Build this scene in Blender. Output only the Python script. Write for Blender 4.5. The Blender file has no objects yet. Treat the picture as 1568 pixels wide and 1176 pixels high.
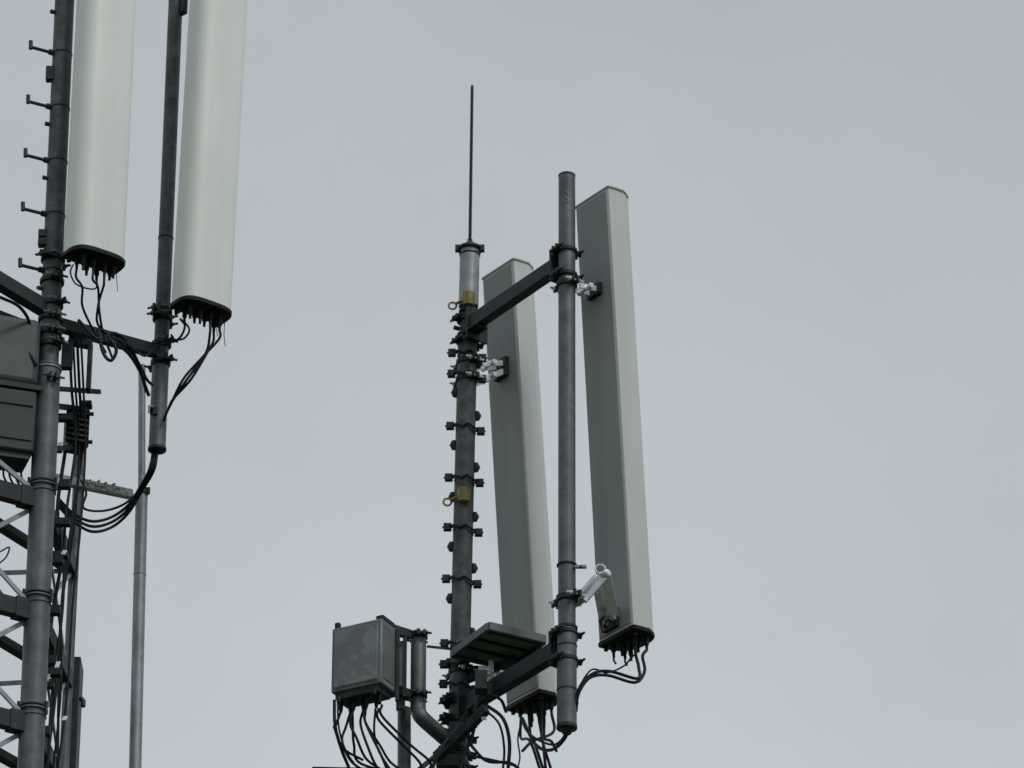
import bpy, math, random
from mathutils import Vector, Matrix
random.seed(4)
TH=math.radians(28); F=7000.0
CAM=Vector((0,0,1.6))
FW=Vector((0,math.cos(TH),math.sin(TH))); UP=Vector((0,-math.sin(TH),math.cos(TH)))
def at(u,v,y):
    """surveyed bearing/elevation from the viewpoint + ground distance y (m) -> world point"""
    d=Vector((1,0,0))*((u-784)/F)+UP*(-(v-588)/F)+FW
    return CAM+d*(y/d.y)
def V(x,y,z=0): return Vector((x,y,z))

# ---------- materials ----------
def mat(name,col,rough=.5,metal=0.,var=.15,scale=8.,streak=False,dark=None,bump=0.,spec=.5,thr=(.35,.7)):
    m=bpy.data.materials.new(name); m.use_nodes=True; n=m.node_tree.nodes; l=m.node_tree.links
    b=n['Principled BSDF']; b.inputs['Roughness'].default_value=rough; b.inputs['Metallic'].default_value=metal
    b.inputs['Specular IOR Level'].default_value=spec
    tc=n.new('ShaderNodeTexCoord'); mp=n.new('ShaderNodeMapping')
    mp.inputs['Scale'].default_value=(1,1,.06) if streak else (1,1,1)
    l.new(tc.outputs['Object'],mp.inputs['Vector'])
    no=n.new('ShaderNodeTexNoise'); no.inputs['Scale'].default_value=scale; no.inputs['Detail'].default_value=7; no.inputs['Roughness'].default_value=.62
    l.new(mp.outputs['Vector'],no.inputs['Vector'])
    cr=n.new('ShaderNodeValToRGB'); e=cr.color_ramp.elements
    e[0].position=thr[0]; e[1].position=thr[1]
    dk=dark if dark else tuple(c*(1-2*var) for c in col)
    e[0].color=(*dk,1); e[1].color=(*col,1)
    l.new(no.outputs['Fac'],cr.inputs['Fac'])
    no2=n.new('ShaderNodeTexNoise'); no2.inputs['Scale'].default_value=2.2; no2.inputs['Detail'].default_value=4
    l.new(tc.outputs['Object'],no2.inputs['Vector'])
    mr=n.new('ShaderNodeMapRange'); mr.inputs['From Min'].default_value=.3; mr.inputs['From Max'].default_value=.7
    mr.inputs['To Min'].default_value=1-var; mr.inputs['To Max'].default_value=1+var*.4
    l.new(no2.outputs['Fac'],mr.inputs['Value'])
    mx=n.new('ShaderNodeVectorMath'); mx.operation='SCALE'
    l.new(cr.outputs['Color'],mx.inputs[0]); l.new(mr.outputs['Result'],mx.inputs['Scale'])
    l.new(mx.outputs['Vector'],b.inputs['Base Color'])
    if bump:
        bp=n.new('ShaderNodeBump'); bp.inputs['Strength'].default_value=bump; bp.inputs['Distance'].default_value=.004
        l.new(no.outputs['Fac'],bp.inputs['Height']); l.new(bp.outputs['Normal'],b.inputs['Normal'])
    return m
M_RAD=mat('radome_white',(.78,.81,.77),.45,0,.05,9,True,bump=.05)
M_RADG=mat('radome_grey',(.56,.59,.58),.4,0,.05,9,True,bump=.05)
M_BACK=mat('aluminium_back',(.295,.32,.315),.6,.05,.08,7,True)
M_GALV=mat('weathered_galvanised',(.14,.153,.162),.5,.3,.22,14,False,bump=.2)
M_GALL=mat('light_galvanised',(.30,.33,.35),.45,.4,.16,16,False,bump=.15)
M_MAST=mat('mast_grey',(.112,.124,.13),.55,.25,.30,16,False,bump=.3)
M_DARK=mat('dark_steel',(.027,.034,.039),.55,.15,.25,18,bump=.2,spec=.35)
M_BLK=mat('black_plastic',(.010,.012,.014),.6,0,.2,10,spec=.25)
M_CAB=mat('cable_rubber',(.007,.008,.014),.6,0,.1,10,spec=.25)
M_BRT=mat('bright_zinc',(.86,.89,.94),.25,.3,.12,30,bump=.3)
M_BOX=mat('weathered_box_grey',(.20,.222,.224),.6,.1,.14,11,False,dark=(.15,.168,.170),bump=.2,thr=(.48,.53))
M_BOX2=mat('radio_mid_grey',(.085,.098,.103),.6,0,.15,10,False)
M_BOXD=mat('radio_dark_green',(.026,.035,.035),.6,0,.15,10)
M_SLAT=mat('slat_grey',(.15,.168,.17),.6,.1,.15,12)
M_YEL=mat('yellow_tag',(.36,.27,.03),.5,0,.3,30,dark=(.15,.13,.05))
M_PALE=mat('pale_arm',(.45,.48,.47),.6,.1,.3,30,bump=.4)
M_CONC=mat('concrete',(.32,.31,.29),.85,0,.15,6,bump=.5)
M_GRASS=mat('ground_grass',(.07,.10,.04),.95,0,.3,3,bump=.6)

# ---------- mesh builder ----------
def group(name,loc):
    e=bpy.data.objects.new(name,None); e.empty_display_size=.2; e.location=loc
    bpy.context.collection.objects.link(e); return e
class Part:
    def __init__(s,name,m,parent,bevel=0):
        s.n=name;s.m=m;s.p=parent;s.v=[];s.f=[];s.b=bevel
    def ring_loft(s,rings,cap0=True,cap1=True):
        b=len(s.v); n=len(rings[0])
        for r in rings: s.v+= [Vector(p) for p in r]
        for k in range(len(rings)-1):
            for i in range(n):
                j=(i+1)%n
                s.f.append((b+k*n+i,b+k*n+j,b+(k+1)*n+j,b+(k+1)*n+i))
        if cap0: s.f.append(tuple(b+i for i in reversed(range(n))))
        if cap1: s.f.append(tuple(b+(len(rings)-1)*n+i for i in range(n)))
    def path(s,pts,r,n=12):
        pts=[Vector(p) for p in pts]; rs=r if isinstance(r,(list,tuple)) else [r]*len(pts)
        t=(pts[1]-pts[0]).normalized()
        a=t.cross(V(0,0,1)) 
        if a.length<.05: a=t.cross(V(1,0,0))
        a.normalize(); rings=[]
        for i,p in enumerate(pts):
            if i==0: d=pts[1]-pts[0]
            elif i==len(pts)-1: d=pts[i]-pts[i-1]
            else: d=(pts[i+1]-pts[i]).normalized()+(pts[i]-pts[i-1]).normalized()
            if d.length<1e-9: d=t
            d=d.normalized(); a=(a-d*a.dot(d)).normalized(); c=d.cross(a)
            rings.append([p+(a*math.cos(q)+c*math.sin(q))*rs[i] for q in [2*math.pi*k/n for k in range(n)]])
        s.ring_loft(rings); return s
    def ring(s,c,ax,R,h,n=24):
        ax=Vector(ax).normalized(); e=min(.003,h*.2)
        return s.path([c-ax*h/2,c-ax*(h/2-e),c+ax*(h/2-e),c+ax*h/2],[R-e,R,R,R-e],n)
    def box(s,c,hx,hy,hz):
        c=Vector(c);b=len(s.v)
        for sx in(-1,1):
            for sy in(-1,1):
                for sz in(-1,1): s.v.append(c+hx*sx+hy*sy+hz*sz)
        s.f+=[(b,b+1,b+3,b+2),(b+4,b+6,b+7,b+5),(b,b+4,b+5,b+1),(b+2,b+3,b+7,b+6),(b,b+2,b+6,b+4),(b+1,b+5,b+7,b+3)]
        return s
    def bar(s,p0,p1,w,h,up=V(0,0,1)):
        p0=Vector(p0);p1=Vector(p1); d=p1-p0; t=d.normalized(); sd=t.cross(up).normalized(); u=sd.cross(t)
        return s.box((p0+p1)/2,d/2,sd*w/2,u*h/2)
    def done(s):
        import bmesh
        me=bpy.data.meshes.new(s.n); o=s.p.location
        me.from_pydata([p-o for p in s.v],[],s.f)
        bm=bmesh.new(); bm.from_mesh(me); bmesh.ops.recalc_face_normals(bm,faces=bm.faces); bm.to_mesh(me); bm.free()
        me.materials.append(s.m); me.shade_smooth(); me.set_sharp_from_angle(angle=math.radians(38))
        ob=bpy.data.objects.new(s.n,me); bpy.context.collection.objects.link(ob); ob.parent=s.p
        if s.b:
            md=ob.modifiers.new('bevel','BEVEL'); md.width=s.b; md.segments=2; md.limit_method='ANGLE'; md.angle_limit=math.radians(50)
        return ob
def spline(pts,k=8):
    pts=[Vector(p) for p in pts]; P=[pts[0]*2-pts[1]]+pts+[pts[-1]*2-pts[-2]]; out=[]
    for i in range(1,len(P)-2):
        a,b,c,d=P[i-1:i+3]
        for j in range(k):
            t=j/k
            out.append(.5*((2*b)+(c-a)*t+(2*a-5*b+4*c-d)*t*t+(3*b-a-3*c+d)*t**3))
    out.append(pts[-1]); return out
def ext(p0,p1,z):
    d=p1-p0; return p0+d*((z-p0.z)/d.z)
def lerp(a,b,t): return a+(b-a)*t
def on_axis(p0,p1,v,y0):   # point on a pole axis at apparent height v
    lo,hi=-.5,1.5
    def vv(p):
        q=p-CAM; return 588-F*(q.dot(UP)/q.dot(FW))
    for _ in range(50):
        m=(lo+hi)/2
        if vv(lerp(p0,p1,m))>v: lo=m
        else: hi=m
    return lerp(p0,p1,(lo+hi)/2)

def clamp(P,B,c,r,d,h=.03,ear=.045,gap=.5):
    """pipe clamp: band + two lugs + through bolts. d = horizontal dir of jaw"""
    d=Vector(d).normalized(); sd=d.cross(V(0,0,1)).normalized()
    P.ring(c,V(0,0,1),r+.007,h)
    for s in(-1,1):
        P.box(c+sd*s*(r+ear*.5)+d*.012,sd*ear*.55,d*.008,V(0,0,h*.6))
        P.box(c+sd*s*(r+ear*.5)-d*.018,sd*ear*.55,d*.006,V(0,0,h*.6))
        q=c+sd*s*(r+ear*.6)
        B.path([q-d*.055,q+d*.055],.006,8); B.path([q-d*.036,q-d*.024],.011,6); B.path([q+d*.020,q+d*.032],.011,6)

# ---------- antenna ----------
def antenna(bt,bb,wdir,w,t,mrad,conn=6,backmat=None,p=.8,ribs=False):
    g=group('panel_antenna',(bt+bb)/2)
    W=Vector(wdir).normalized(); ax=(bt-bb).normalized()
    W=(W-ax*W.dot(ax)).normalized(); N=ax.cross(W).normalized()   # front
    if N.dot(g_front)<0: N=-N
    prof=[(-w/2+.012,0),(w/2-.012,0),(w/2-.003,.004),(w/2,.014)]
    K=80; base=.22
    prof.append((w/2,base*t))
    for i in range(1,K):
        q=math.pi*i/K
        cx=math.copysign(abs(math.cos(q))**p,math.cos(q)); sy=abs(math.sin(q))**p
        gr=1.0
        if ribs:
            k=min(i,K-i)
            gr={7:1.02,8:1.045,9:1.02,15:.96,16:.93,17:.96,22:1.01,23:1.035,24:1.01}.get(k,1.0)
        prof.append((w/2*cx*gr,base*t+(1-base)*t*sy*(gr if gr<1 else 1)))
    prof+=[(-w/2,base*t),(-w/2,.014),(-w/2+.003,.004)]
    def sec(o,sc,z):
        ca=(0,t*.5)
        return [o+ax*z+W*((a-ca[0])*sc+ca[0])+N*((b-ca[1])*sc+ca[1]) for a,b in prof]
    L=(bt-bb).length
    r=Part('radome',mrad,g); r.ring_loft([sec(bb,1,L*k/6) for k in range(7)]); r.done()
    c=Part('end_cap',M_BACK,g); c.ring_loft([sec(bt,1.0,-.001),sec(bt,1.04,.0),sec(bt,1.04,.009),sec(bt,.96,.016)]); c.done()
    c=Part('bottom_plate',M_BLK,g); c.ring_loft([sec(bb,.95,-.026),sec(bb,1.04,-.022),sec(bb,1.05,-.004),sec(bb,1.0,.001)]); c.done()
    if backmat:
        q=Part('back_plate',backmat,g,.002)
        q.box((bt+bb)/2-N*.001,W*(w/2-.014),N*.004,ax*(L/2-.012)); q.done()
    cn=Part('connectors',M_BLK,g); pos=[]
    for i in range(conn):
        h=conn//2
        a=-w*.30+w*.62*(i%h)/(h-1)+random.uniform(-.008,.008); b=t*(.28 if i<h else .62)
        q=bb+W*a+N*b-ax*.024; lg=random.choice((.03,.045,.055))
        cn.path([q,q-ax*lg,q-ax*(lg+.004),q-ax*(lg+.03)],[.0125,.012,.008,.0065],10); pos.append(q-ax*(lg+.025))
    for a in(-.42,.42):
        q=bb+W*w*a+N*t*.15-ax*.024; cn.path([q,q-ax*.022],.011,6)
    q=bb+W*w*.1+N*t*.45-ax*.02; cn.box(q,W*.05,N*.02,ax*.012)
    cn.done()
    return g,W,N,ax,pos

# =================== RIGHT CLUSTER ===================
YM=20.6; YP=19.93
m0=at(706,940,YM); m1=at(719,400,YM)
mt=at(719.5,382,YM)
g=group('telecom_mast',ext(m0,m1,0))
P=Part('mast_tube',M_MAST,g); j=on_axis(m0,m1,512,YM); P.path([ext(m0,m1,0),j],[.051,.050],32); P.done()
P=Part('upper_tube',M_GALL,g); P.path([on_axis(m0,m1,470,YM),mt],.051,32)
P.done()
P=Part('neck',M_DARK,g); P.path([on_axis(m0,m1,515,YM),on_axis(m0,m1,466,YM)],.040,24); P.done()
P=Part('collar',M_DARK,g)
P.ring(mt,V(0,0,1),.066,.016); P.ring(mt+V(0,0,-.035),V(0,0,1),.055,.010)
P.path([mt+V(0,0,.005),mt+V(0,0,.03),mt+V(0,0,.05)],[.045,.030,.012],16)
for s in(-1,1): P.box(mt+V(s*.064,-.01,.0),V(.012,0,0),V(0,.015,0),V(0,0,.016))
ax=(m1-m0).normalized()
for v,r_ in((478,.050),(493,.045),(514,.056)):
    P.ring(on_axis(m0,m1,v,YM),ax,r_,.016)
for s,v in((-1,492),(-1,508),(1,500)):
    q=on_axis(m0,m1,v,YM); P.path([q+V(s*.04,-.03,0),q+V(s*.072,-.04,.004)],.012,8)
P.done()
# step clamps down the mast
P=Part('step_clamps',M_DARK,g,.0015); B=Part('clamp_bolts',M_DARK,g)
for k,v in enumerate([545,577,657,736,812,891,990,1022,1052]):
    c=on_axis(m0,m1,v,YM)
    P.path([c+V(-.064,-.02,.014),c+V(-.045,-.045,.008),c+V(-.014,-.058,-.010),c+V(.012,-.058,.006),c+V(.042,-.05,-.014),c+V(.064,-.02,-.016)],.0068,8)
    P.path([c+V(-.05,.02,.014),c+V(0,.058,0),c+V(.05,.02,-.016)],.0068,8)
    P.box(c+V(-.078,-.01,.012),V(.020,0,0),V(0,.015,0),V(0,0,.018))
    P.box(c+V(.078,-.01,-.018),V(.020,0,0),V(0,.015,0),V(0,0,.018))
    B.path([c+V(-.104,-.01,.012),c+V(-.05,-.01,.012)],.006,8)
    B.path([c+V(.05,-.01,-.018),c+V(.102,-.01,-.018)],.006,8)
    if k>=1 and k!=7:
        for s,dz in((-1,-.092),(1,.075)):
            q=c+V(s*.045,0,dz)
            B.path([q+V(0,0,-.026),q+V(s*.014,0,-.018),q+V(s*.020,0,0),q+V(s*.014,0,.018),q+V(0,0,.026)],[.005,.013,.016,.013,.005],10)
P.done();B.done()
# yellow identification tags with pull rings
Yp=Part('yellow_tag',M_YEL,g,.001)
for v in(466,766):
    c=on_axis(m0,m1,v,YM)
    Yp.path([c+V(.0,-.0535,-.042),c+V(.0,-.0555,-.034),c+V(.0,-.0555,.03),c+V(.0,-.0535,.04)],[.012,.030,.036,.016],8)
    Yp.path([c+V(-.015,-.0535,-.012),c+V(-.04,-.05,-.01),c+V(-.066,-.03,-.014)],.008,8)
    rc=c+V(-.082,-.02,-.02)
    Yp.path([rc+V(math.cos(a),0,math.sin(a))*.020 for a in [2*math.pi*i/16 for i in range(17)]],.0055,8)
Yp.done()

g=group('lightning_rod',mt+V(0,0,.03))
P=Part('rod',M_BLK,g); t0=mt+V(0,0,.03); t1=at(723,131,YM)
P.path([t0,lerp(t0,t1,.03),lerp(t0,t1,.035),lerp(t0,t1,.98),t1],[.014,.013,.0085,.0078,.0065],12); P.done()

# antenna pole
p0=at(868,1112,YP); p1=at(868,270,YP)
g=group('antenna_mounting_pole',p0)
P=Part('pole_tube',M_GALV,g)
js=on_axis(p0,p1,962,YP)
P.path([js,p1+V(0,0,-.003),p1],[.0425,.0425,.038],32)
P.done()
P=Part('lower_sleeve',M_GALV,g); P.path([p0,js],.0475,32); P.done()
P=Part('end_caps_and_bands',M_DARK,g)
P.ring(p1,V(0,0,1),.0440,.014); P.ring(p0+V(0,0,-.005),V(0,0,1),.050,.022); P.path([p0+V(0,0,-.015),p0+V(0,0,-.04)],[.035,.02],12)
P.ring(js,V(0,0,1),.052,.016)
for v in(990,866,1057): P.ring(on_axis(p0,p1,v,YP),V(0,0,1),.050,.010)
P.done()
P=Part('sticker',M_PALE,g)
c=on_axis(p0,p1,308,YP)
P.path(spline([c+V(-.01,-.0435,.03),c+V(.008,-.0435,.015),c+V(-.008,-.0435,0),c+V(.008,-.0435,-.02),c+V(-.01,-.0435,-.035)],5),.003,6); P.done()

# upper and lower arms
for (ua,va),(ub,vb),hh in(((713,503),(852,408),.080),((706,1085),(856,994),.085)):
    a=at(ua,va,YM-.03); b=at(ub,vb,YP+.03)
    g=group('cross_arm',(a+b)/2)
    P=Part('arm_beam',M_DARK,g,.003); d=(b-a).normalized()
    P.bar(a,b,.055,hh); P.bar(a+d*.02+V(0,0,-hh/2-.006),a+d*.14+V(0,0,-hh/2-.006),.08,.012)
    P.done()
    P=Part('arm_clamps',M_DARK,g,.0015); B=Part('arm_bolts',M_DARK,g)
    cp=lerp(p0,p1,(b.z-p0.z)/(p1.z-p0.z))
    for dz in(-.07,.07): clamp(P,B,cp+V(0,0,dz),.046,d,.022,.032)
    P.box(cp-d*.06,d*.008,d.cross(V(0,0,1))*.06,V(0,0,.09))
    cm=lerp(m0,m1,(a.z-m0.z)/(m1.z-m0.z))
    for dz in(-.07,.06): clamp(P,B,cm+V(0,0,dz),.050,d,.020,.034)
    P.box(cm+d*.075,d*.008,d.cross(V(0,0,1))*.065,V(0,0,.09))
    P.done();B.done()

def bracket(name,g,polec,target,d,r,bright=M_BRT,arms=True):
    """tilt bracket between a pole and the antenna back"""
    P=Part(name+'_clamp',M_DARK,g,.0015); B=Part(name+'_arm',bright,g,.0015)
    clamp(P,B,polec,r,d,.028,.034)
    D=Vector(d).normalized()
    sd=D.cross(V(0,0,1)).normalized()
    s0=polec+D*(r+.012)
    P.box(target,D*.012,sd*.05,V(0,0,.032))
    for s in(-1,1):
        B.bar(s0+sd*s*.028,target+sd*s*.028,.008,.03)
    mid=lerp(s0,target,.5)
    B.path([mid-sd*.05,mid+sd*.05],.009,8); B.path([mid-sd*.055,mid-sd*.042],.016,6); B.path([mid+sd*.042,mid+sd*.055],.016,6)
    P.done();B.done()

g_front=V(.8,.6)
WD=V(.6,-.8)
# right panel
bt=at(906,303,20.03); bb=at(943,970,20.13)
gA,W,N,ax,posA=antenna(bt,bb,WD,.275,.180,M_RADG,8,M_BACK,p=.78,ribs=True)
pc=on_axis(p0,p1,436,YP); tg=on_axis(bb,bt,447,20)
bracket('upper_bracket',gA,pc,tg-N*.015,N,.046)
pc=on_axis(p0,p1,917,YP)
P=Part('lower_bracket_clamp',M_DARK,gA,.0015); B=Part('lower_tilt_arm',M_BRT,gA,.0015)
clamp(P,B,pc,.046,N,.030,.046)
sd=V(.6,-.8,0)
k0=pc+V(.06,.03,0); k1=pc+V(.165,-.03,.105); k2=on_axis(bb,bt,948,20)-N*.02-W*.02
for s in(-1,1):
    B.bar(k0+sd*s*.025,k1+sd*s*.025,.008,.060)
    B.bar(k1+sd*s*.036,k2+sd*s*.036,.012,.05,up=V(1,-.6,.3))
    for q in(k0,k1,k2): B.path([q+sd*s*.02,q+sd*s*.055],.020,8)
B.box(lerp(k0,k1,.45),(k1-k0)*.36,sd*.030,V(-.014,0,.020))
B.path([k1-sd*.06,k1+sd*.06],.015,8)
B.path([k1+V(-.004,-.04,.02)+V(math.cos(a),0,math.sin(a))*.024 for a in [2*math.pi*i/14 for i in range(15)]],.005,6)
P.box(k2+N*.008,N*.01,sd*.055,V(0,0,.05))
P.path([k2+V(0,-.03,-.02),k2+V(-.02,-.05,-.06)],.012,8)
P.path([k2+V(-.02,-.03,.01),k2+V(-.045,-.05,-.03),k2+V(-.03,-.05,-.09)],.009,8)
P.done();B.done()
# middle panel
bt=at(762,413,20.75); bb=at(800,1068,20.86)
gB,W,N,ax,posB=antenna(bt,bb,WD,.275,.180,M_RADG,8,M_BACK,p=.78,ribs=True)
mc=on_axis(m0,m1,556,YM); bracket('upper_bracket',gB,mc,on_axis(bb,bt,560,20)-N*.015,N,.050)
mc=on_axis(m0,m1,582,YM); bracket('upper_brace',gB,mc,on_axis(bb,bt,572,20)-N*.015,N,.050)
mc=on_axis(m0,m1,1030,YM); bracket('lower_bracket',gB,mc,on_axis(bb,bt,1030,20)-N*.015,N,.050)

# slatted step platform
cl=at(692,1002,20.5); cn_=at(748,955,20.18); cr_=at(838,976,20.32)
e1=cn_-cl; e2=cr_-cn_; e1.z=0; e2.z=0
e2=e2-e1*(e2.dot(e1)/e1.length_squared)
ctr=cn_-e1/2+e2/2; ctr.z=(cl.z+cn_.z)/2
g=group('step_platform',ctr)
P=Part('top_sheet',M_BLK,g,.001); P.box(ctr+V(0,0,.014),e1/2,e2/2,V(0,0,.004)); P.done()
P=Part('frame_and_slats',M_SLAT,g,.002)
u1=e1.normalized();u2=e2.normalized()
for s in(-1,1):
    P.box(ctr+e1/2*s+V(0,0,-.004),u1*.011,e2/2,V(0,0,.021))
    P.box(ctr+e2/2*s+V(0,0,-.005),e1/2*.98,u2*.009,V(0,0,.020))
for k in(-.30,0.0,.30): P.box(ctr+e1*k+V(0,0,-.016),u1*.034,e2/2*.95,V(0,0,.007))
P.done()
P=Part('support_bars',M_DARK,g,.002)
q=on_axis(m0,m1,1045,YM); P.bar(q,ctr+V(0,0,-.05)+e2*.3,.03,.04)
P.bar(ctr-e1*.4+e2*.45+V(0,0,-.045),ctr+e1*.4+e2*.45+V(0,0,-.045),.03,.03)
P.done()

# radio unit at left of mast
a0=at(507,962,20.2); a1=at(583,948,20.07)
wv=a1-a0; wv.z=0; wd=wv.normalized(); nd=V(-wd.y,wd.x,0)
if nd.y<0: nd=-nd
h=at(508,962,20.2).z-at(508,1060,20.2).z
ctr=(a0+a1)/2+nd*.08; ctr.z=a0.z-h/2+.0
g=group('remote_radio_unit',ctr)
P=Part('housing',M_BOX,g,.006); P.box(ctr,wd*(wv.length/2),nd*.07,V(0,0,h/2)); P.done()
P=Part('cover_seams',M_SLAT,g,.001)
P.box(ctr-nd*.071,wd*(wv.length/2-.012),nd*.003,V(0,0,h/2-.014))
P.box(ctr+wd*(wv.length/2+.001),wd*.003,nd*.05,V(0,0,h/2-.03)); P.done()
P=Part('cover_plate',M_BOX,g,.003)
P.box(ctr-nd*.074,wd*(wv.length/2-.018),nd*.003,V(0,0,h/2-.020)); P.done()
P=Part('rear_bracket',M_DARK,g,.003)
P.box(ctr+nd*.10+wd*.02,wd*.09,nd*.035,V(0,0,h/2*.96))
P.bar(ctr+nd*.07+wd*(wv.length/2+.012)+V(0,0,h/2),ctr+nd*.07+wd*(wv.length/2+.012)-V(0,0,h/2+.05),.016,.02,up=V(1,0,0))
P.bar(ctr+nd*.14+wd*(wv.length/2+.012)+V(0,0,h/2-.02),ctr+nd*.14+wd*(wv.length/2+.012)-V(0,0,h/2),.016,.02,up=V(1,0,0))
P.box(ctr+V(0,0,-h/2-.018),wd*.12,nd*.060,V(0,0,.020))
P.box(ctr+V(0,0,h/2+.012)-wd*.118-nd*.05,wd*.012,nd*.012,V(0,0,.022))
P.box(ctr+V(0,0,h/2+.01)+wd*.12,wd*.02,nd*.06,V(0,0,.012))
for s in(-1,1):
    q=ctr+wd*(.10*s)-nd*.06+V(0,0,-h/2-.025); P.path([q,q+V(0,0,-.03)],.010,8)
P.done()
P=Part('connectors',M_BLK,g); rp=[]
for i in range(7):
    q=ctr+wd*(-.11+.036*i)+nd*(.03*(i%2)-.02)+V(0,0,-h/2-.03); P.path([q,q+V(0,0,-.04),q+V(0,0,-.06)],[.012,.011,.007],10); rp.append(q+V(0,0,-.055))
P.done()
# its small pole with elbow
YR=20.35
q0=at(640,1088,YR); q1=at(641,972,YR)
g=group('radio_support_pole',q0)
P=Part('bent_tube',M_GALV,g)
P.path([q1+V(0,0,.02),q1+V(0,0,.012),q1]+spline([q0+V(0,0,.02),q0+V(.004,0,-.01),at(650,1103,YR),at(690,1138,YM-.05)],5),[.02,.034,.038]+[.038]*16,24); P.done()
P=Part('pole_clamps',M_DARK,g,.0015); B=Part('pole_bolts',M_DARK,g)
for v in(975,1066):
    c=on_axis(q0,q1,v,YR); clamp(P,B,c,.038,V(-1,-.2),.024,.028)
    P.bar(c+V(-.04,-.02,0),c+V(-.2,-.12,.01),.03,.045)
    P.bar(c+V(-.04,.03,.03),c+V(-.17,.0,.05),.02,.03)
P.bar(at(655,990,YR),at(694,994,YM),.012,.012)
P.done();B.done()
P=Part('back_channel',M_SLAT,g,.003); P.box(at(614,1035,YR),V(.022,0,0),V(0,.02,0),V(0,0,.18)); P.done()
r0=at(619,1176,20.5); r1=at(619,1085,20.5)
P=Part('lower_tube',M_GALV,g); P.path([ext(r0,r1,0),r1],.033,24); P.done()

# junction hardware around the lower mast
g=group('mast_junction_bracket',on_axis(m0,m1,1130,YM))
P=Part('hardware',M_DARK,g,.002); B=Part('bolts',M_DARK,g)
for v in(1078,1104,1128,1152,1172):
    c=on_axis(m0,m1,v,YM); clamp(P,B,c,.054,V(.6,-.8),.028,.045)
P.bar(at(668,1160,20.4),at(745,1085,20.2),.035,.05); P.bar(at(640,1180,20.4),at(700,1130,20.5),.025,.025)
P.box(at(700,1120,20.5),V(.04,0,0),V(0,.03,0),V(0,0,.04))
P.box(at(737,1045,20.3),V(.03,0,0),V(0,.04,0),V(0,0,.05))
P.box(at(690,1168,20.5),V(.07,0,0),V(0,.04,0),V(0,0,.03))
P.bar(at(690,1150,20.5),at(790,1172,20.4),.012,.012)
P.bar(at(478,1176,20.6),at(640,1179,20.6),.02,.008)
P.done();B.done()
B=Part('bright_fitting',M_BRT,g,.002)
B.box(at(742,1028,20.45),V(.03,.01,0),V(0,.02,0),V(0,0,.02)); B.box(at(752,1022,20.45),V(.012,.01,0),V(0,.02,0),V(0,0,.03)); B.done()

# cables of right cluster
g=group('jumper_cables',at(720,1120,20.4))
P=Part('cables',M_CAB,g)
def cab(pts,r=.0085,j=0): P.path(spline([p if isinstance(p,Vector) else at(*p) for p in pts],7),r,8)
for i,(du,dv) in enumerate([(0,0),(4,-6)]):
    cab([posA[(7,3)[i]],(984-10*i,1005,20.1),(987-9*i,1028+dv,20.05),(972+du,1045+dv,20.0),(930+du,1034+dv,19.95),(903+du,1038+dv,19.9),(886,1062+dv,19.9),(882,1090,19.93)],.008)
cab([posA[6],(966,1008,20.1),(955,1020,20.1),(930,1030,20.0),(905,1026,19.95),(882,1060,19.93)],.0045)
for p in (posA[0],posA[4]): cab([p,p+V(.0,0,-.02),p+V(.01,0,-.04)],.005)
ends=[(828,1182),(833,1182),None,(845,1182),None,(836,1182),(852,1150),(800,1150)]
for i,p in enumerate(posB):
    if not ends[i]: continue
    u,v=ends[i]; cab([p,p+V(.008*(i%3),0,-.10),(812*.4+u*.6+3*i-10,1135,20.7),(u,v,20.6)],.0075)
cab([(884,1075,19.95),(868,1125,20.0),(845,1148,20.2),(820,1140,20.4),(800,1100,20.6)],.0085)
cab([(880,1068,19.95),(872,1110,20.0),(850,1140,20.2),(812,1125,20.5),(795,1095,20.7)],.006)
cab([(745,1080,20.3),(770,1100,20.2),(780,1135,20.2),(778,1180,20.2)],.009)
cab([(740,1085,20.3),(764,1108,20.2),(772,1145,20.2),(770,1180,20.2)],.006)
cab([(730,1095,20.3),(722,1130,20.3),(708,1160,20.3),(705,1185,20.3)],.009)
cab([(725,1090,20.3),(738,1065,20.3),(765,1070,20.3),(775,1090,20.4)],.008)
cab([(800,1100,20.4),(793,1130,20.4),(796,1160,20.4),(790,1185,20.4)],.004)
cab([(720,1140,20.3),(745,1165,20.3),(780,1168,20.3),(800,1182,20.3)],.008)
cab([(660,1185,20.3),(672,1150,20.3),(695,1120,20.35),(715,1090,20.4)],.009)
sw=[(514,1140),(526,1160),(548,1155),(565,1168),(585,1180),(600,1180),(612,1180)]
for i,p in enumerate(rp):
    u,v=sw[i]
    if i<5: cab([p,p+V(-.004*(6-i),-.01,-.08),(u-2,v-25,20.2),(u+12,v+6,20.25),(u+42-3*i,v+24,20.3)],.0065)
    if i in(1,3,5,6): cab([p+V(.01,.02,0),p+V(.012,.02,-.06),(u+16,1140,20.3),(u+24+4*i,1170,20.35),(640,1190,20.4)],.0065)
cab([(512,1072,20.2),(513,1110,20.2),(522,1145,20.25),(536,1180,20.3)],.008)
cab([(517,1072,20.2),(519,1115,20.2),(530,1150,20.25),(552,1182,20.3)],.005)
cab([(575,1085,20.2),(573,1120,20.2),(580,1150,20.25),(600,1182,20.3)],.006)
P.done()
B=Part('cable_tags',M_PALE,g)
B.box(at(741,1100,20.2),V(.012,0,0),V(0,.003,0),V(.0,0,.008))
for u,v in((885,868),(893,868)): B.box(at(u,v,19.9),V(.016,0,0),V(0,.01,0),V(0,0,.006))
B.done()

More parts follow.
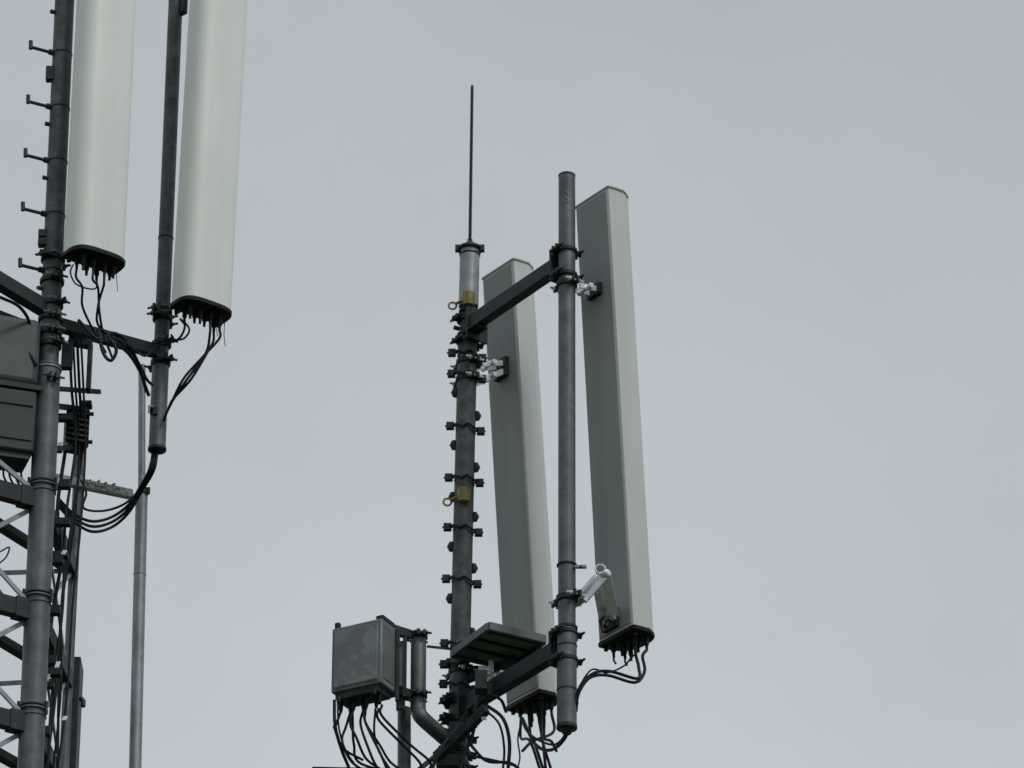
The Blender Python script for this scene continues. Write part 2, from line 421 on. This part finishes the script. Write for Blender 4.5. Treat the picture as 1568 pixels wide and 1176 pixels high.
# =================== LEFT CLUSTER ===================
YL=19.0
l0=at(48,1140,YL); l1=at(99,0,YL)
def LX(v): return on_axis(l0,l1,v,YL)
fl=at(-175,1090,18.62); fr=at(101,1110,19.75)
g=group('lattice_tower',V(l0.x,YL,0))
jL=LX(562)
P=Part('main_leg',M_GALV,g); P.path([ext(l0,l1,0),jL],.059,32); P.done()
P=Part('upper_leg',M_MAST,g); P.path([jL,LX(-60)],.048,32); P.done()
P=Part('leg_flanges',M_GALV,g,.0015); B=Part('leg_bolts',M_DARK,g)
for v in(746,917,1089,1262):
    c=LX(v); P.ring(c,V(0,0,1),.070,.010); P.ring(c+V(0,0,-.03),V(0,0,1),.064,.007)
    B.ring(c+V(0,0,.016),V(0,0,1),.067,.008)
    for s in(-1,1):
        B.path([c+V(s*.063,-.03,-.03),c+V(s*.063,-.03,.035)],.008,6)
P.ring(jL,V(0,0,1),.062,.012)
P.done();B.done()
Ltop=LX(620).z
P=Part('rear_legs',M_GALV,g)
P.path([V(fl.x,fl.y,0),V(fl.x,fl.y,Ltop+.3)],.055,24)
fr1=at(124,640,19.75); P.path([ext(fr,fr1,0),fr1],[.024,.024],20); P.done()
P=Part('horizontals',M_DARK,g,.002); D=Part('diagonals',M_GALL,g,.001)
levels=[LX(v).z for v in(768,939,1111)]
dz=levels[-2]-levels[-1]
zz=list(levels)
while zz[-1]-dz>.3: zz.append(zz[-1]-dz)
def legpt(z,i):
    if i==0: return ext(l0,l1,z)
    if i==1: return V(fl.x,fl.y,z)
    return ext(fr,fr1,z)
for k,z in enumerate(zz):
    for a,b in((0,1),(0,2),(1,2)):
        A=legpt(z,a);Bb=legpt(z,b); P.bar(A,Bb,.05,.085 if (a,b)!=(1,2) else .04)
        P.box(lerp(A,Bb,.10),(Bb-A).normalized()*.05,(Bb-A).normalized().cross(V(0,0,1))*.03,V(0,0,.05))
        if k+1<len(zz):
            z2=zz[k+1]
            for (x,y) in((z,z2),(z2,z)):
                s=legpt(x,a)+V(0,.02 if x==z else -.01,0); e=legpt(y,b)+V(0,.02 if x==z else -.01,0)
                D.bar(s,e,.010,.022)
A=legpt(zz[0]+.02,0);Bb=legpt(zz[0]+.4,1); D.bar(A,Bb,.012,.024)
A=legpt(zz[0]+.35,0);Bb=legpt(zz[0]+.02,1); D.bar(A,Bb,.012,.024)
P.done();D.done()
# step bolts on the upper leg
P=Part('step_bolts',M_DARK,g)
for v in(-10,78,161,243,325,411):
    c=LX(v+6); e=c+V(-.145,-.07,0)
    P.path([c+V(-.03,-.01,0),e],.0085,8); P.path([e+V(-.002,0,-.010),e+V(-.004,0,.036)],.010,8)
    P.ring(c,V(0,0,1),.051,.010); P.path([c+V(-.045,-.02,0),c+V(-.062,-.03,0)],.015,8)
    q=c+V(0,0,-.10); P.path([q+V(-.04,-.02,0),q+V(-.064,-.03,0)],.011,8)
for v in(112,122,362,375):
    c=LX(v); P.box(c+V(-.052,-.02,0),V(.020,0,0),V(0,.02,0),V(0,0,.018))
P.done()
P=Part('mid_clamps',M_DARK,g,.0015); B=Part('mid_clamp_bolts',M_GALV,g)
for v,dd in((398,V(1,-.4)),(432,V(1,.4)),(468,V(-1,-.8)),(490,V(1,.4)),(512,V(1,.4)),(530,V(-1,-.8)),(586,V(1,.5))):
    clamp(P,B,LX(v),.052,dd,.024,.042)
P.done();B.done()
B=Part('bright_band',M_GALL,g); B.ring(LX(567),V(0,0,1),.065,.012); B.done()

# pole 2
YL2=19.5
s0=at(240.5,688,YL2); s1=at(269,0,YL2)
def SX(v): return on_axis(s0,s1,v,YL2)
g=group('antenna_mounting_pole',s0)
P=Part('pole_tube',M_MAST,g); P.path([SX(560),SX(-60)],.036,28); P.done()
P=Part('lower_sleeve',M_GALV,g); P.path([s0,SX(560)],.041,28); P.done()
P=Part('bands_and_caps',M_DARK,g,.0015); B=Part('bolts',M_GALV,g)
P.ring(s0,V(0,0,1),.045,.018); P.ring(SX(560),V(0,0,1),.046,.012); P.ring(SX(365),V(0,0,1),.039,.010)
for v,d in((488,V(1,-.3)),(528,V(-1,-.6)),(556,V(-1,-.6))): clamp(P,B,SX(v),.042,d,.026,.042)
P.path([SX(10)+V(.03,-.02,.04),SX(10)+V(.045,-.03,.03),SX(10)+V(.045,-.03,-.05),SX(10)+V(.03,-.02,-.06)],[.012,.022,.022,.012],10)
P.box(SX(636)+V(-.02,-.045,0),V(.018,0,0),V(0,.008,0),V(0,0,.02))
P.done();B.done()
W2=Part('cable_label',M_PALE,g); W2.box(SX(634)+V(-.035,-.05,.0),V(.012,0,0),V(0,.003,0),V(0,0,.02)); W2.done()

g_front=V(.5,-.8)
al=math.radians(36); WL=V(math.cos(al),math.sin(al))
def leftpanel(u0,v0,y,u1,v1):
    return antenna(at(u1,v1,y),at(u0,v0,y),WL,.285,.150,M_RAD,8,p=.56)
gC,W,N,ax,posC=leftpanel(135,402,18.95,162,-140)
bracket('lower_bracket',gC,LX(398),on_axis(gC.location-ax,gC.location+ax,372,19),V(.9,-.3),.050,M_GALV)
gD,W,N,ax,posD=leftpanel(299,479,19.38,330,-60)
bracket('lower_bracket',gD,SX(478),on_axis(gD.location-ax,gD.location+ax,452,19),V(.9,-.3),.04,M_GALV)

# arms
g=group('cross_arm',LX(500))
P=Part('arm_beam',M_DARK,g,.003)
P.bar(LX(494),SX(540),.05,.06)
P.bar(at(-60,395,18.7),LX(478),.06,.07)
P.bar(at(-40,468,18.9),LX(512),.04,.035)
P.box(at(137,562,19.15),V(.010,0,0),V(0,.03,0),V(0,0,.13))
P.box(at(122,525,19.15),V(.05,.02,0),V(0,.02,0),V(0,0,.02))
P.box(at(103,545,19.1),V(.026,0,0),V(0,.02,0),V(0,0,.07))
P.bar(LX(594),at(153,600,19.3),.018,.022)
P.done()

# radios on the tower
g=group('remote_radio_unit',at(15,545,18.9))
P=Part('housing',M_BOX2,g,.035)
c=at(2,545,18.95); x=V(.16,.05,0);y=V(-.03,.09,0)
P.box(c,x,y,V(0,0,.18)); P.done()
P=Part('bracket',M_DARK,g,.003); P.box(c+V(.14,.06,-.05),V(.02,.01,0),V(0,.05,0),V(0,0,.2)); P.bar(c+V(-.1,-.12,-.19),c+V(.2,-.02,-.19),.03,.03); P.done()
g=group('remote_radio_unit',at(10,650,18.9))
P=Part('housing',M_BOXD,g,.012); c=at(-6,652,18.95); P.box(c,x,y,V(0,0,.16)); P.done()
P=Part('ribs_and_base',M_BOXD,g,.001)
for k in range(2): P.box(c-y*1.03+V(0,0,-.10+.18*k),x*.9,y*.04,V(0,0,.004))
P.box(c+V(.0,0,-.17),x*.9,y*.8,V(0,0,.02))
P.done()
g=group('remote_radio_unit',at(118,655,19.4))
P=Part('housing',M_DARK,g,.004); c=at(117,660,19.35); P.box(c,V(.045,.02,0),V(-.02,.05,0),V(0,0,.10)); P.done()
P=Part('fins',M_DARK,g,.001)
for k in range(7): P.box(c+V(.01,-.055,(k-3)*.028),V(.052,.02,0),V(0,.02,0),V(0,0,.005))
P.box(c+V(.04,-.02,.13),V(.03,0,0),V(0,.03,0),V(0,0,.010)); P.bar(c+V(.0,0,.12),LX(620),.025,.025); P.bar(c+V(0,0,-.08),LX(690),.025,.025)
for dz in(-.09,.06): P.path([c+V(.05,-.06,dz),c+V(.085,-.06,dz)],.010,8)
P.done()
g=group('equipment_housing',at(118,1100,19.9))
P=Part('housing',M_DARK,g,.004); c=at(113,1110,19.9); P.box(c,V(.026,0,0),V(0,.08,0),V(0,0,.32)); P.path([c+V(.03,-.05,.12),c+V(.045,-.05,.1),c+V(.045,-.05,.07)],.012,8)
P.bar(c+V(0,0,.1),ext(fr,fr1,c.z+.1),.03,.03); P.done()

# light pole
t0=at(207,1176,20.0); t1=at(217,757,20.0)
g=group('galvanised_pole',ext(t0,t1,0))
P=Part('lower_tube',M_GALL,g); P.path([ext(t0,t1,0),t1],.030,28); P.done()
P=Part('upper_tube',M_GALL,g); P.path([t1,at(217.5,560,20.0)],.018,20)
P.ring(on_axis(t0,t1,880,20),V(0,0,1),.032,.008); P.done()
P=Part('top_cap',M_DARK,g); P.ring(t1,V(0,0,1),.033,.016); P.box(t1+V(.03,-.02,.01),V(.012,0,0),V(0,.01,0),V(0,0,.015)); P.done()
P=Part('outrigger_arm',M_PALE,g,.003)
P.bar(at(84,733,19.6),at(200,757,20.0),.04,.044)
for i in range(22):
    t=random.random(); q=lerp(at(120,740,19.7),at(198,756,19.95),t); P.box(q+V(0,-.03,-.012+random.random()*.035),V(.003+.006*random.random(),0,.002),V(0,.006,0),V(.001,.002,.003+.004*random.random()))
P.done()

# cables left
g=group('jumper_cables',at(160,560,19.2))
P=Part('cables',M_CAB,g)
tc=[[(126,440,19),(126,468,19),(140,500,19.1),(162,540,19.1)],[(150,440,19),(152,475,19),(158,510,19.1),(172,548,19.1)],[(158,440,19),(150,470,19),(152,500,19.1),(190,520,19.2)],[(106,415,18.95),(95,440,18.95),(98,470,18.95),(110,490,19)]]
for i,k in ((0,0),(5,1),(6,2)): p=posC[i]; cab([p,p+V(0,0,-.05)]+tc[k],.006)
cab([(112,405,18.95),(108,418,18.95),(118,436,18.95),(146,442,18.95),(148,420,18.95)],.004)
cab([(178,418,19),(179,432,19),(180,446,19)],.0018); cab([(170,418,19),(169,428,19)],.0018)
cab([(150,505,19.0),(158,540,19.0),(170,552,19.0),(178,535,19.0),(165,512,19.0),(185,515,19.1),(208,548,19.2),(222,590,19.4),(228,606,19.45)],.0085)
cab([(120,490,19.0),(150,520,19.0),(190,535,19.1),(215,570,19.3),(224,600,19.4)],.008)
cab([(150,503,19.0),(185,525,19.1),(212,556,19.3),(224,580,19.4),(234,590,19.4)],.008)
cab([(170,515,19.0),(200,530,19.1),(222,545,19.3),(240,530,19.4),(272,520,19.4),(283,500,19.4),(276,488,19.4)],.006)
for n_,i in enumerate((3,6,7)):
    p=posD[i]
    cab([p,p+V(.0,0,-.05),(320-5*n_,535+6*n_,19.35),(293-6*n_,580,19.35),(266-2*n_,610+4*n_,19.4),(257,628,19.42),(250,645,19.45)],.0065)
cab([posD[0],(290,505,19.35),(282,518,19.38),(268,520,19.4),(262,512,19.4)],.005)
cab([(344,495,19.4),(343,512,19.4),(345,530,19.4)],.002); cab([(334,495,19.4),(332,505,19.4),(333,515,19.4)],.002)
for i,o in enumerate((0,6,-6)):
    cab([(238+o*.5,690,19.5),(232+o*.6,720,19.5),(214+o*.5,752,19.6),(196,780+o,19.7),(170,800+o*1.3,19.7),(140,806+o*1.3,19.6),(112,792+o,19.5),(90,770+o,19.4)],.0075)
cab([(236,690,19.5),(222,735,19.6),(196,768,19.7),(160,782,19.7),(128,778,19.6),(132,755,19.6),(124,735,19.6)],.006)
# bundle down the tower
for i in range(4):
    u=90+5*i; yb=19.25+.05*(i%3)
    cab([(106+6*(i%4),520,19.1),(110+6*(i%4),600,19.2),(u+26,680,yb),(u+10+9*(i%2),800,yb),(u+6-6*(i%3),930,yb),(u-10+8*(i%2),1060,yb),(u-18+3*(i%3),1190,yb)],.0055 if i%2 else .007)
cab([(100,690,19.3),(88,780,19.3),(95,850,19.3),(78,960,19.3),(86,1040,19.3),(70,1180,19.3)],.009)
cab([(0,455,18.7),(30,470,18.8),(46,498,18.9),(40,530,18.9),(56,560,18.9)],.008)
for i in range(4): cab([(10+8*i,700,18.95),(6+9*i,730,19),(30+6*i,760,19.1),(70,790,19.2),(88,840,19.3)],.005)
cab([(0,845,18.9),(14,838,18.9),(10,852,18.9),(0,862,18.9)],.004)
P.done()
B=Part('cable_clips',M_DARK,g,.002)
for u,v in((100,640),(88,688),(96,742),(92,850),(86,858),(76,1012),(84,1030),(72,1050),(80,935),(70,1120),(95,800)):
    B.box(at(u,v,19.2),V(.02+.02*random.random(),0,0),V(0,.02,0),V(0,0,.010+.012*random.random()))
B.done()
B=Part('bright_ties',M_BRT,g,.001)
for u,v in((92,680),(86,738),(98,846),(72,1038),(88,1018),(99,1100)):
    B.box(at(u,v,19.12),V(.010,0,0),V(0,.004,0),V(.004,0,.010+.008*random.random()))
B.done()

# ---------- ground ----------
g=group('ground',V(0,0,0)); P=Part('terrain',M_GRASS,g)
P.v=[V(-600,-600,0),V(600,-600,0),V(600,1200,0),V(-600,1200,0)];P.f=[(0,1,2,3)];P.done()
g=group('concrete_pad',V(-1.2,19.8,.08)); P=Part('slab',M_CONC,g,.02); P.box(V(-1.2,19.8,.08),V(3.2,0,0),V(0,2.6,0),V(0,0,.10)); P.done()

# ---------- world ----------
w=bpy.data.worlds.new('World'); w.name='sky'; bpy.context.scene.world=w; w.use_nodes=True
n=w.node_tree.nodes;l=w.node_tree.links; bg=n['Background']
SE=math.radians(48); AZ=math.radians(140)
sky=n.new('ShaderNodeTexSky'); sky.sky_type='NISHITA'; sky.sun_disc=False; sky.sun_elevation=SE; sky.sun_rotation=AZ
tc=n.new('ShaderNodeTexCoord'); no=n.new('ShaderNodeTexNoise'); no.inputs['Scale'].default_value=7; no.inputs['Detail'].default_value=7; no.inputs['Roughness'].default_value=.55
l.new(tc.outputs['Generated'],no.inputs['Vector'])
sep=n.new('ShaderNodeSeparateXYZ'); l.new(tc.outputs['Generated'],sep.inputs[0])
cr=n.new('ShaderNodeValToRGB'); e=cr.color_ramp.elements
e[0].position=.0; e[0].color=(.52,.56,.585,1); e[1].position=.75; e[1].color=(.60,.635,.65,1)
a=cr.color_ramp.elements.new(.33); a.color=(.535,.585,.615,1)
a=cr.color_ramp.elements.new(.46); a.color=(.480,.525,.550,1)
a=cr.color_ramp.elements.new(.57); a.color=(.430,.468,.493,1)
l.new(sep.outputs['Z'],cr.inputs['Fac'])
mr=n.new('ShaderNodeMapRange'); mr.inputs['From Min'].default_value=.3; mr.inputs['From Max'].default_value=.7; mr.inputs['To Min'].default_value=9.9; mr.inputs['To Max'].default_value=11.0
l.new(no.outputs['Fac'],mr.inputs['Value'])
sc=n.new('ShaderNodeVectorMath'); sc.operation='SCALE'; l.new(cr.outputs['Color'],sc.inputs[0]); l.new(mr.outputs['Result'],sc.inputs['Scale'])
mx=n.new('ShaderNodeMix'); mx.data_type='RGBA'; mx.inputs['Factor'].default_value=.95
l.new(sky.outputs['Color'],mx.inputs['A']); l.new(sc.outputs['Vector'],mx.inputs['B']); l.new(mx.outputs['Result'],bg.inputs['Color'])
bg.inputs['Strength'].default_value=.1
sd=bpy.data.lights.new('sun','SUN'); sd.energy=1.25; sd.angle=math.radians(12); sd.color=(1,.97,.93)
so=bpy.data.objects.new('sun',sd); bpy.context.collection.objects.link(so)
sv=V(math.sin(AZ)*math.cos(SE),math.cos(AZ)*math.cos(SE),math.sin(SE))
so.rotation_euler=sv.to_track_quat('Z','Y').to_euler(); so.location=sv*40

cd=bpy.data.cameras.new('camera'); co=bpy.data.objects.new('camera',cd); bpy.context.collection.objects.link(co)
co.location=CAM; co.rotation_euler=(math.radians(90)+TH,0,0); cd.sensor_width=36; cd.lens=36*F/1568; cd.clip_end=3000; cd.clip_start=.1
cd.dof.use_dof=True; cd.dof.focus_distance=21.2; cd.dof.aperture_fstop=4.5
sc_=bpy.context.scene; sc_.camera=co
sc_.view_settings.view_transform='Standard'; sc_.view_settings.look='None'; sc_.view_settings.exposure=0
